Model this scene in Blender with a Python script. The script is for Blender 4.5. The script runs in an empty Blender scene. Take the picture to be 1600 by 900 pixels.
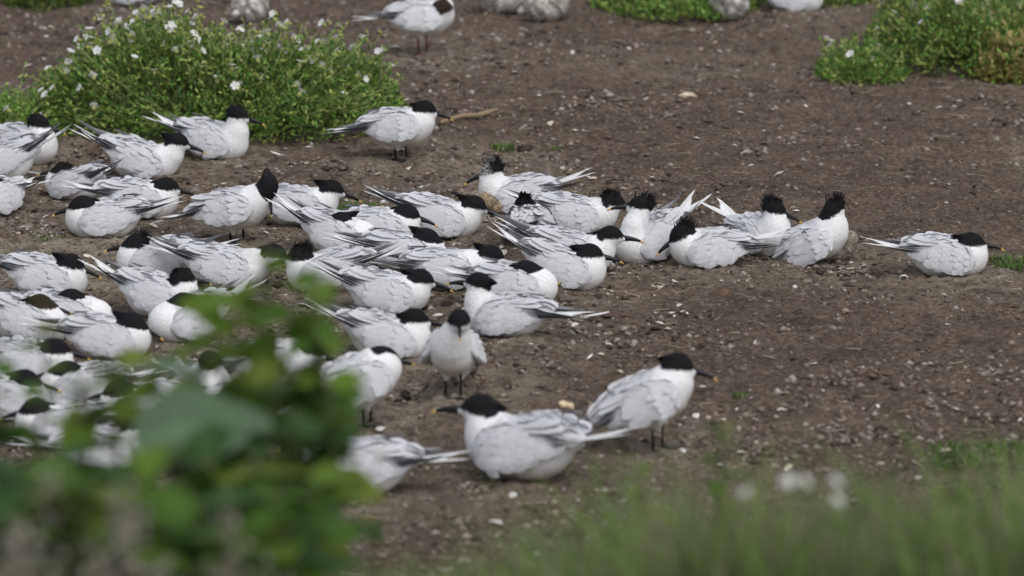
import bpy, math, random
import numpy as np
from mathutils import Matrix, Vector
R = math.radians
random.seed(7); rng = np.random.default_rng(7)
sc = bpy.context.scene
C = sc.collection

# ------------------------------------------------------------------ camera, sky, sun, exposure
CAM_H, PITCH, FPX = 3.3, R(13.0), 8230.0          # height, downward tilt, focal length in photo pixels (1600 wide)
cd = bpy.data.cameras.new('camera'); cam = bpy.data.objects.new('camera', cd); C.objects.link(cam)
cam.location = (0, 0, CAM_H); cam.rotation_euler = (R(90) - PITCH, 0, 0)
cd.sensor_width = 36; cd.lens = 36 * FPX / 1600; cd.clip_start = .1; cd.clip_end = 3000
cd.dof.use_dof = True; cd.dof.focus_distance = 15.2; cd.dof.aperture_fstop = 3.3; cd.dof.aperture_blades = 9
sc.camera = cam
W = bpy.data.worlds.new('World'); sc.world = W; W.use_nodes = True
wn, wl = W.node_tree.nodes, W.node_tree.links
sky = wn.new('ShaderNodeTexSky'); sky.sky_type = 'NISHITA'; sky.sun_disc = False
SUN_EL, SUN_AZ = R(58), R(150)                    # azimuth clockwise from +Y: behind the camera, a little to the right
sky.sun_elevation = SUN_EL; sky.sun_rotation = SUN_AZ; sky.dust_density = 3.0
hsv = wn.new('ShaderNodeHueSaturation'); hsv.inputs['Saturation'].default_value = .36   # cloud cover: a grey sky
bg = wn['Background']; bg.inputs['Strength'].default_value = .15
wl.new(sky.outputs[0], hsv.inputs['Color']); wl.new(hsv.outputs[0], bg.inputs['Color'])
sd = bpy.data.lights.new('sun', 'SUN'); sd.energy = .75; sd.angle = R(70); sd.color = (1, .975, .94)
sun = bpy.data.objects.new('sun', sd); C.objects.link(sun)
sdir = Vector((math.sin(SUN_AZ) * math.cos(SUN_EL), math.cos(SUN_AZ) * math.cos(SUN_EL), math.sin(SUN_EL)))
sun.rotation_euler = sdir.to_track_quat('Z', 'Y').to_euler(); sun.location = sdir * 40
sc.view_settings.view_transform = 'Standard'; sc.view_settings.look = 'None'
sc.view_settings.exposure = 0.2; sc.view_settings.gamma = 1

# ------------------------------------------------------------------ helpers
def link(o, parent=None):
    C.objects.link(o)
    if parent is not None: o.parent = parent
    return o
def mesh_data(name, V, F, cols=None, smooth=True, extra=None):
    V = np.asarray(V, dtype=np.float32); F = np.asarray(F, dtype=np.int32); k = F.shape[1]
    me = bpy.data.meshes.new(name)
    me.vertices.add(len(V)); me.vertices.foreach_set('co', V.ravel())
    me.loops.add(F.size); me.loops.foreach_set('vertex_index', F.ravel())
    me.polygons.add(len(F)); me.polygons.foreach_set('loop_start', np.arange(0, F.size, k, dtype=np.int32))
    if smooth: me.polygons.foreach_set('use_smooth', np.ones(len(F), dtype=bool))
    if cols is not None:
        a = me.color_attributes.new('Col', 'FLOAT_COLOR', 'POINT')
        c4 = np.ones((len(V), 4), dtype=np.float32); c4[:, :3] = cols; a.data.foreach_set('color', c4.ravel())
    for nm, arr in (extra or {}).items():
        a = me.attributes.new(nm, 'FLOAT', 'POINT'); a.data.foreach_set('value', np.asarray(arr, dtype=np.float32))
    me.update(calc_edges=True); me.validate()
    return me
def mobj(name, me, mat, parent=None, M=None):
    o = bpy.data.objects.new(name, me)
    if mat is not None and not me.materials: me.materials.append(mat)
    link(o, parent)
    if M is not None: o.matrix_local = M
    return o
def empty(name, loc, rz=0, s=1.0):
    o = bpy.data.objects.new(name, None); o.empty_display_size = .05; link(o)
    o.location = loc; o.rotation_euler = (0, 0, rz); o.scale = (s, s, s); return o
def tag(o, label=None, cat=None, group=None, kind=None):
    if label: o['label'] = label
    if cat: o['category'] = cat
    if group: o['group'] = group
    if kind: o['kind'] = kind
    return o
class MB:                                          # collects triangles / quads (quads split) with colours
    def __init__(s): s.V = []; s.F = []; s.K = []; s.n = 0
    def add(s, V, F, col):
        V = np.asarray(V, float); F = np.asarray(F, int)
        if F.shape[1] == 4: F = np.vstack([F[:, [0, 1, 2]], F[:, [0, 2, 3]]])
        c = np.asarray(col, float)
        if c.ndim == 1: c = np.tile(c, (len(V), 1))
        s.V.append(V); s.F.append(F + s.n); s.K.append(c); s.n += len(V)
    def data(s, name, smooth=True): return mesh_data(name, np.vstack(s.V), np.vstack(s.F), np.vstack(s.K), smooth)
def tube(pts, rad, n=6):
    pts = np.asarray(pts, float); rad = np.broadcast_to(np.asarray(rad, float), (len(pts),))
    T = np.gradient(pts, axis=0); T /= np.linalg.norm(T, axis=1)[:, None] + 1e-12
    ref = np.array([0, 0, 1.]) if abs(T[:, 2]).mean() < .8 else np.array([1., 0, 0])
    A = np.cross(T, ref); A /= np.linalg.norm(A, axis=1)[:, None] + 1e-12; B = np.cross(T, A)
    th = np.linspace(0, 2 * np.pi, n, endpoint=False)
    V = pts[:, None] + rad[:, None, None] * (np.cos(th)[None, :, None] * A[:, None] + np.sin(th)[None, :, None] * B[:, None])
    F = []
    for i in range(len(pts) - 1):
        for j in range(n): F.append((i * n + j, i * n + (j + 1) % n, (i + 1) * n + (j + 1) % n, (i + 1) * n + j))
    V = V.reshape(-1, 3); m = len(V); V = np.vstack([V, pts[:1], pts[-1:]]); k = (len(pts) - 1) * n
    for j in range(n):
        F.append((m, (j + 1) % n, j, j)); F.append((m + 1, k + j, k + (j + 1) % n, k + (j + 1) % n))
    F = np.array(F); return V, np.vstack([F[:, [0, 1, 2]], F[F[:, 2] != F[:, 3]][:, [0, 2, 3]]])
def hash2(ix, iy, s):
    h = (ix.astype(np.int64) * 374761393 + iy.astype(np.int64) * 668265263 + s * 974634777) & 0xffffffff
    h = ((h ^ (h >> 13)) * 1274126177) & 0xffffffff
    return ((h ^ (h >> 16)) & 0xffffff) / float(0xffffff)
def vnoise(x, y, s=0):
    ix, iy = np.floor(x), np.floor(y); fx, fy = x - ix, y - iy
    fx = fx * fx * (3 - 2 * fx); fy = fy * fy * (3 - 2 * fy)
    a, b, c, d = hash2(ix, iy, s), hash2(ix + 1, iy, s), hash2(ix, iy + 1, s), hash2(ix + 1, iy + 1, s)
    return (a * (1 - fx) + b * fx) * (1 - fy) + (c * (1 - fx) + d * fx) * fy
def sstep(a, b, x): t = np.clip((x - a) / (b - a), 0, 1); return t * t * (3 - 2 * t)

# ------------------------------------------------------------------ materials
def mat_new(name):
    m = bpy.data.materials.new(name); m.use_nodes = True
    return m, m.node_tree.nodes, m.node_tree.links, m.node_tree.nodes['Principled BSDF']
def mat_attr(name, rough=.85, bump=0., bscale=300., var=.12, vscale=60., transl=0., spec=.25, stretch=None):
    m, n, l, p = mat_new(name)
    a = n.new('ShaderNodeAttribute'); a.attribute_name = 'Col'
    tc = n.new('ShaderNodeTexCoord'); src = tc.outputs['Object']
    if stretch:
        mp = n.new('ShaderNodeMapping'); mp.inputs['Scale'].default_value = stretch; l.new(src, mp.inputs[0]); src = mp.outputs[0]
    nz = n.new('ShaderNodeTexNoise'); nz.inputs['Scale'].default_value = vscale; nz.inputs['Detail'].default_value = 5; l.new(src, nz.inputs['Vector'])
    mr = n.new('ShaderNodeMapRange'); mr.inputs['To Min'].default_value = 1 - var; mr.inputs['To Max'].default_value = 1 + var; mr.inputs['From Min'].default_value = .3; mr.inputs['From Max'].default_value = .7
    l.new(nz.outputs['Fac'], mr.inputs['Value'])
    mx = n.new('ShaderNodeVectorMath'); mx.operation = 'SCALE'; l.new(a.outputs['Color'], mx.inputs[0]); l.new(mr.outputs[0], mx.inputs['Scale'])
    l.new(mx.outputs[0], p.inputs['Base Color']); p.inputs['Roughness'].default_value = rough; p.inputs['Specular IOR Level'].default_value = spec
    if bump:
        n2 = n.new('ShaderNodeTexNoise'); n2.inputs['Scale'].default_value = bscale; n2.inputs['Detail'].default_value = 4; l.new(src, n2.inputs['Vector'])
        b = n.new('ShaderNodeBump'); b.inputs['Strength'].default_value = bump; b.inputs['Distance'].default_value = .004; l.new(n2.outputs['Fac'], b.inputs['Height']); l.new(b.outputs[0], p.inputs['Normal'])
    if transl:
        t = n.new('ShaderNodeBsdfTranslucent'); l.new(mx.outputs[0], t.inputs['Color']); ms = n.new('ShaderNodeMixShader'); ms.inputs[0].default_value = transl
        l.new(p.outputs[0], ms.inputs[1]); l.new(t.outputs[0], ms.inputs[2]); l.new(ms.outputs[0], n['Material Output'].inputs[0])
    return m
def mat_plain(name, col, rough=.5, var=.15, scale=80., spec=.3):
    m, n, l, p = mat_new(name)
    tc = n.new('ShaderNodeTexCoord'); nz = n.new('ShaderNodeTexNoise'); nz.inputs['Scale'].default_value = scale; nz.inputs['Detail'].default_value = 4; l.new(tc.outputs['Object'], nz.inputs['Vector'])
    cr = n.new('ShaderNodeValToRGB'); c = np.array(col)
    cr.color_ramp.elements[0].position = .3; cr.color_ramp.elements[1].position = .7
    cr.color_ramp.elements[0].color = (*(c * (1 - var)), 1); cr.color_ramp.elements[1].color = (*np.minimum(c * (1 + var), 1), 1)
    l.new(nz.outputs['Fac'], cr.inputs[0]); l.new(cr.outputs[0], p.inputs['Base Color']); p.inputs['Roughness'].default_value = rough; p.inputs['Specular IOR Level'].default_value = spec
    return m
M_PLUM = mat_attr('plumage', .9, .55, 420., .06, 140., stretch=(.45, 1, 1), spec=.12)
M_CREST = mat_attr('crest_feathers', .75, 0, var=.2, spec=.2)
M_DOWN = mat_attr('chick_down', .95, 1., 260., .3, 120., spec=.1)
M_BILL = mat_plain('bill_horn', (.012, .012, .014), .35)
M_TIP = mat_plain('bill_tip_yellow', (.55, .36, .09), .45)
M_EYE = mat_plain('eye', (.008, .006, .005), .1, spec=.6)
M_LEG = mat_plain('black_leg_skin', (.014, .013, .013), .5)
M_RED = mat_plain('red_leg_skin', (.16, .035, .03), .5)
M_LEAF = mat_attr('small_leaves', .6, 0, var=.25, vscale=25., transl=.3, spec=.3)
M_BIGLEAF = mat_attr('broad_leaf', .6, .3, 60., .25, 18., transl=.35, spec=.2)
M_STEM = mat_attr('plant_stem', .6, 0, var=.2, vscale=40., spec=.2)
M_PETAL = mat_attr('petal', .7, 0, var=.05, transl=.25, spec=.15)
M_GRASS = mat_attr('grass_blade', .6, 0, var=.2, vscale=12., transl=.3, spec=.25)
M_SEED = mat_attr('dry_seed', .9, 0, var=.3, vscale=60., spec=.1)
M_GRIT = mat_attr('grit', .9, .5, 200., .3, 150., spec=.2)
M_SHELL = mat_attr('shell', .6, .2, 200., .12, 90., spec=.3)
M_WOOD = mat_attr('dead_stick', .85, .6, 120., .25, 40., stretch=(.1, 1, 1), spec=.15)

# ------------------------------------------------------------------ ground
def bank(y):                                       # the grassy bank that rises towards the viewer
    t = np.maximum(11.1 - y, 0)
    return np.minimum(.27 * t * t / (t + .35), 1.15)
MOUNDS = [(-.28, 15.55, .14, .17, .035), (-1.48, 15.0, .13, .16, .022), (.57, 15.0, .10, .16, .03), (-1.33, 14.0, .10, .15, .02)]   # low crusted nest rims
def gh(x, y):
    x = np.asarray(x, float); y = np.asarray(y, float)
    mnd = sum(h * np.exp(-((x - mx) / rx) ** 2 - ((y - my) / ry) ** 2) for mx, my, rx, ry, h in MOUNDS)
    return bank(y) + mnd + (vnoise(x * .9, y * .7, 1) - .5) * .05 + (vnoise(x * 3.1, y * 2.7, 2) - .5) * .022
def s_at(py): return 503 + (py - 245) * .2788      # photo pixels per metre on the ground row py
def at(px, py, z=None):                            # a ground point from its place in the photo
    a = PITCH + math.atan((py - 450) / FPX); zz = 0. if z is None else z
    for _ in range(6):
        y = (CAM_H - zz) / math.tan(a); D = (CAM_H - zz) / math.sin(a) * math.cos(a - PITCH)
        x = (px - 800) / FPX * D
        if z is None: zz = float(gh(x, y))
    return Vector((x, y, zz))
def at_d(px, py, y):                               # a point above the ground at a chosen distance y
    a = PITCH + math.atan((py - 450) / FPX); z = CAM_H - y * math.tan(a); D = y / math.cos(a) * math.cos(a - PITCH)
    return Vector(((px - 800) / FPX * D, y, z))

NESTS = []                                         # filled from the bird table below; droppings gather there
def build_ground():
    fx = np.arange(-3.0, 3.001, .0135); fy = np.concatenate([np.arange(11.0, 15, .019), np.arange(15, 20.0, .024), np.arange(20, 24, .04)])
    ox = np.array([3.2, 3.6, 4.2, 5, 7, 10, 16, 30, 60, 120, 300, 700]); xs = np.concatenate([-ox[::-1], fx, ox])
    ys = np.concatenate([[-700, -200, -60, -20, -8, -3, 0], np.arange(1, 11, .25), fy, [24.3, 25, 26, 28, 32, 40, 60, 100, 200, 500, 1500]])
    X, Y = np.meshgrid(xs, ys); Z = gh(X, Y)
    near = np.exp(-np.maximum(np.abs(X) - 3, 0)) * (Y > 9) * (Y < 30)
    n1 = vnoise(X * 11, Y * 9, 3); n2 = vnoise(X * 27, Y * 22, 4); n3 = vnoise(X * 60, Y * 45, 5)
    Z = Z + near * ((n1 - .5) * .013 + (np.abs(n2 - .5) * 2) ** 1.5 * .010 + (n3 - .5) * .013)
    g = np.zeros_like(X)
    for (nx, ny, a) in NESTS: g = np.maximum(g, a * np.exp(-((X - nx) / .22) ** 2 - ((Y - ny) / .3) ** 2))
    g = g * .95 + .6 * sstep(.55, .8, vnoise(X * 1.7, Y * 1.3, 9)) * sstep(19, 16, Y) + .08
    nx, ny = len(xs), len(ys); I = np.arange(nx * ny).reshape(ny, nx)
    F = np.stack([I[:-1, :-1], I[:-1, 1:], I[1:, 1:], I[1:, :-1]], -1).reshape(-1, 4)
    me = mesh_data('ground', np.stack([X, Y, Z], -1).reshape(-1, 3), F, None, True, {'guano': g.ravel()})
    m, n, l, p = mat_new('peaty_soil'); p.inputs['Roughness'].default_value = .95; p.inputs['Specular IOR Level'].default_value = .15
    tc = n.new('ShaderNodeTexCoord'); O = tc.outputs['Object']
    def noise(sc_, det, rough=.6, vec=None):
        q = n.new('ShaderNodeTexNoise'); q.inputs['Scale'].default_value = sc_; q.inputs['Detail'].default_value = det; q.inputs['Roughness'].default_value = rough; l.new(vec or O, q.inputs['Vector']); return q.outputs['Fac']
    def ramp(src, stops):
        c = n.new('ShaderNodeValToRGB'); e = c.color_ramp.elements
        while len(e) < len(stops): e.new(.5)
        for q, (pos, col) in zip(e, stops): q.position = pos; q.color = (*col, 1)
        l.new(src, c.inputs[0]); return c.outputs[0]
    def mix(f, a, b, mode='MIX'):
        q = n.new('ShaderNodeMix'); q.data_type = 'RGBA'; q.blend_type = mode
        for s_, v in ((q.inputs[0], f), (q.inputs[6], a), (q.inputs[7], b)):
            if hasattr(v, 'is_linked'): l.new(v, s_)
            else: s_.default_value = v
        return q.outputs[2]
    def math_(op, a, b):
        q = n.new('ShaderNodeMath'); q.operation = op
        for s_, v in ((q.inputs[0], a), (q.inputs[1], b)):
            if hasattr(v, 'is_linked'): l.new(v, s_)
            else: s_.default_value = v
        return q.outputs[0]
    base = ramp(noise(60, 9, .78), [(.30, (.030, .0225, .0175)), (.5, (.145, .114, .089)), (.69, (.35, .292, .235))])
    base = mix(1., base, ramp(noise(9, 6, .7), [(.32, (.55, .53, .51)), (.5, (1, 1, 1)), (.7, (1.3, 1.27, 1.22))]), 'MULTIPLY'); big = ramp(noise(2.2, 4), [(.3, (.78, .74, .72)), (.7, (1.2, 1.12, 1.06))]); base = mix(1., base, big, 'MULTIPLY')
    ga = n.new('ShaderNodeAttribute'); ga.attribute_name = 'guano'
    crust = ramp(noise(14, 9, .8), [(.42, (0, 0, 0)), (.58, (1, 1, 1))])
    cf = math_('MULTIPLY', crust, ga.outputs['Fac']); base = mix(cf, base, (.40, .345, .265, 1))
    vo = n.new('ShaderNodeTexVoronoi'); vo.inputs['Scale'].default_value = 95; l.new(O, vo.inputs['Vector'])
    sep = n.new('ShaderNodeSeparateColor'); l.new(vo.outputs['Color'], sep.inputs[0])
    spk = math_('GREATER_THAN', sep.outputs[0], .955); spd = math_('LESS_THAN', vo.outputs['Distance'], .42); base = mix(math_('MULTIPLY', spk, spd), base, (.34, .31, .27, 1))
    drk = math_('LESS_THAN', sep.outputs[1], .10); base = mix(math_('MULTIPLY', drk, spd), base, (.04, .032, .026, 1))
    wf = ramp(noise(30, 6, .7), [(.60, (0, 0, 0)), (.68, (1, 1, 1))]); base = mix(math_('MULTIPLY', wf, math_('MULTIPLY', ga.outputs['Fac'], .9)), base, (.62, .60, .56, 1))
    l.new(base, p.inputs['Base Color'])
    b1 = n.new('ShaderNodeBump'); b1.inputs['Strength'].default_value = 1.; b1.inputs['Distance'].default_value = .016; l.new(noise(95, 8, .8), b1.inputs['Height'])
    l.new(b1.outputs[0], p.inputs['Normal'])
    tag(mobj('ground', me, m), kind='structure')

# ------------------------------------------------------------------ signed-distance bodies -> one continuous mesh
def sd_ell(P, c, r, A=None):
    q = P - c
    if A is not None: q = q @ A.T
    r = np.asarray(r); k0 = np.linalg.norm(q / r, axis=-1); k1 = np.linalg.norm(q / (r * r), axis=-1) + 1e-9
    return k0 * (k0 - 1) / k1
def sd_cone(P, a, b, ra, rb):
    a = np.asarray(a, float); b = np.asarray(b, float); ba = b - a
    h = np.clip((P - a) @ ba / (ba @ ba), 0, 1); return np.linalg.norm(P - a - h[..., None] * ba, axis=-1) - (ra + (rb - ra) * h)
def smin(a, b, k): h = np.clip(.5 + .5 * (b - a) / k, 0, 1); return b * (1 - h) + a * h - k * h * (1 - h)
def surface_nets(f, lo, hi, h):
    lo = np.asarray(lo, float); nd = [int(math.ceil((b - a) / h)) + 1 for a, b in zip(lo, hi)]
    G = np.stack(np.meshgrid(*[lo[i] + h * np.arange(nd[i]) for i in range(3)], indexing='ij'), -1)
    v = f(G.reshape(-1, 3)).reshape(nd); s = v < 0
    c8 = [(i, j, k) for i in (0, 1) for j in (0, 1) for k in (0, 1)]
    def sub(a, o): return a[o[0]:nd[0] - 1 + o[0], o[1]:nd[1] - 1 + o[1], o[2]:nd[2] - 1 + o[2]]
    cnt = sum(sub(s, o).astype(int) for o in c8); act = (cnt > 0) & (cnt < 8); idx = np.argwhere(act)
    ids = -np.ones(act.shape, int); ids[act] = np.arange(len(idx))
    acc = np.zeros((len(idx), 3)); num = np.zeros(len(idx))
    for o in c8:
        for ax in range(3):
            if o[ax]: continue
            o2 = list(o); o2[ax] = 1
            a = v[tuple((idx + o).T)]; b = v[tuple((idx + o2).T)]; m = (a < 0) != (b < 0); t = np.where(m, a / np.where(m, a - b, 1), 0)
            p = np.tile(np.array(o, float), (len(idx), 1)); p[:, ax] += t; acc += p * m[:, None]; num += m
    V = lo + h * (idx + acc / num[:, None]); F = []
    for ax in range(3):
        u, w = (ax + 1) % 3, (ax + 2) % 3
        d = [slice(None)] * 3; d2 = list(d); d[ax] = slice(0, nd[ax] - 1); d2[ax] = slice(1, nd[ax])
        e = np.argwhere(s[tuple(d)] != s[tuple(d2)]); e = e[(e[:, u] > 0) & (e[:, w] > 0) & (e[:, u] < nd[u] - 1) & (e[:, w] < nd[w] - 1)]
        ins = s[tuple(e.T)]; eu = np.eye(3, dtype=int)[u]; ew = np.eye(3, dtype=int)[w]
        q = np.stack([ids[tuple((e - eu - ew).T)], ids[tuple((e - ew).T)], ids[tuple(e.T)], ids[tuple((e - eu).T)]], -1)
        q[~ins] = q[~ins][:, ::-1]; F.append(q)
    F = np.vstack(F); F = F[(F >= 0).all(1)]
    for _ in range(2):
        g = grad(f, V); V = V - f(V)[:, None] * g
    return V, F
def grad(f, V, e=.0015):
    g = np.stack([f(V + e * np.eye(3)[i]) - f(V - e * np.eye(3)[i]) for i in range(3)], -1); return g / (np.linalg.norm(g, axis=1)[:, None] + 1e-9)
def nrm(v): v = np.asarray(v, float); return v / (np.linalg.norm(v) + 1e-12)

# feather: rounded plate with a raised midline, x along, y across (unit size)
FV = np.array([(0, -.35, 0), (0, .35, 0), (.5, -.5, -.03), (.5, .5, -.03), (.86, -.34, -.03), (.86, .34, -.03), (1, 0, -.02), (0, 0, .03), (.5, 0, .05), (.86, 0, .03)])
FF = np.array([(0, 7, 8), (0, 8, 2), (7, 1, 3), (7, 3, 8), (2, 8, 9), (2, 9, 4), (8, 3, 5), (8, 5, 9), (4, 9, 6), (9, 5, 6)])
def feather(mb, p, d, nm, L, Wd, col, tip=1.1, base=.92):
    d = nrm(d); s = nrm(np.cross(nm, d)); u = np.cross(d, s)
    V = p + FV[:, :1] * L * d + FV[:, 1:2] * Wd * s + FV[:, 2:] * Wd * u
    k = np.where(FV[:, 0] > .8, tip, np.where(FV[:, 0] < .1, base, 1.))
    mb.add(V, FF, np.minimum(np.asarray(col)[None] * k[:, None], .86))
def blade_mesh(name, dark, edge, w=.078, curve=.05, n=7):   # a long flight feather, unit length along +X
    t = np.linspace(0, 1, n); hw = w * np.interp(t, [0, .15, .6, .85, 1], [.45, .5, .42, .27, .03])
    rows = [(-1, 0), (-.78, .12), (0, .42), (.5, .3), (1, 0)]
    V = np.array([(x, h * r, h * z + curve * (x * x - x)) for x, h in zip(t, hw) for r, z in rows]); F = []
    for i in range(n - 1):
        for j in range(4): F.append((i * 5 + j, i * 5 + j + 1, i * 5 + 6 + j, i * 5 + 5 + j))
    cl = np.array([edge if j == 0 else tuple(np.array(dark) * (1.25 if j == 2 else 1.)) for x in t for j in range(5)]); return mesh_data(name, V, F, cl)
WHITE = np.array((.80, .80, .805)); GREY = np.array((.565, .57, .595)); BLACK = np.array((.011, .011, .013))
ME_PRIM = [blade_mesh('flight_feather', (.115, .117, .125), (.34, .34, .35)), blade_mesh('flight_feather', (.25, .255, .27), (.46, .46, .47)), blade_mesh('flight_feather', (.44, .445, .465), (.6, .6, .61))]
V_, F_ = tube([(0, 0, 0), (.012, 0, .0005), (.026, 0, -.0002), (.038, 0, -.002), (.045, 0, -.004)], [.0072, .0060, .0046, .0034, .0026], 8); V_[:, 1] *= .72
ME_BILL = mesh_data('bill', V_, F_)
V_, F_ = tube([(.0445, 0, -.0038), (.050, 0, -.0056), (.056, 0, -.0078)], [.0027, .0020, .0006], 8); V_[:, 1] *= .75
ME_TIP = mesh_data('bill_tip', V_, F_)
V_, F_ = tube([(0, 0, -.0034), (0, 0, -.0024), (0, 0, 0), (0, 0, .0024), (0, 0, .0034)], [.0006, .0026, .0035, .0026, .0006], 10); ME_EYE = mesh_data('eye', V_, F_)
mbf = MB()
V_, F_ = tube([(-.004, 0, .07), (0, 0, .035), (.001, 0, .006)], [.0045, .0030, .0034], 7); mbf.add(V_, F_, (0, 0, 0))
ME_LEG = mesh_data('leg', V_, F_)
web = [(0, 0, .007), (-.012, 0, .002)] + [(.034 * math.cos(a), .034 * math.sin(a), .002) for a in (-.55, 0, .55)] + [(.027 * math.cos(a), .027 * math.sin(a), .002) for a in (-.28, .28)]
ME_FOOT = mesh_data('foot', np.array(web + [(x, y, -.003) for x, y, z in web]), [(0, 2, 5), (0, 5, 3), (0, 3, 6), (0, 6, 4), (0, 1, 2), (0, 4, 1), (2, 9, 12), (2, 12, 5), (5, 12, 10), (5, 10, 3), (3, 10, 13), (3, 13, 6), (6, 13, 11), (6, 11, 4), (1, 8, 9), (1, 9, 2), (4, 11, 8), (4, 8, 1)], smooth=False)

_t = MB(); feather(_t, np.zeros(3), (1, 0, 0), (0, 0, 1), 1., .30, GREY * 1.06, 1.1); ME_TERT = _t.data('tertial')
def m4(Rm, t):
    M = Matrix.Identity(4)
    for i in range(3):
        for j in range(3): M[i][j] = Rm[i][j]
        M[i][3] = t[i]
    return M
def frame(yaw, pitch):
    f = np.array((math.cos(pitch) * math.cos(yaw), math.cos(pitch) * math.sin(yaw), math.sin(pitch)))
    u = np.array((-math.sin(pitch) * math.cos(yaw), -math.sin(pitch) * math.sin(yaw), math.cos(pitch))); return np.stack([f, np.cross(u, f), u])   # rows: forward, left, up

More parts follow.
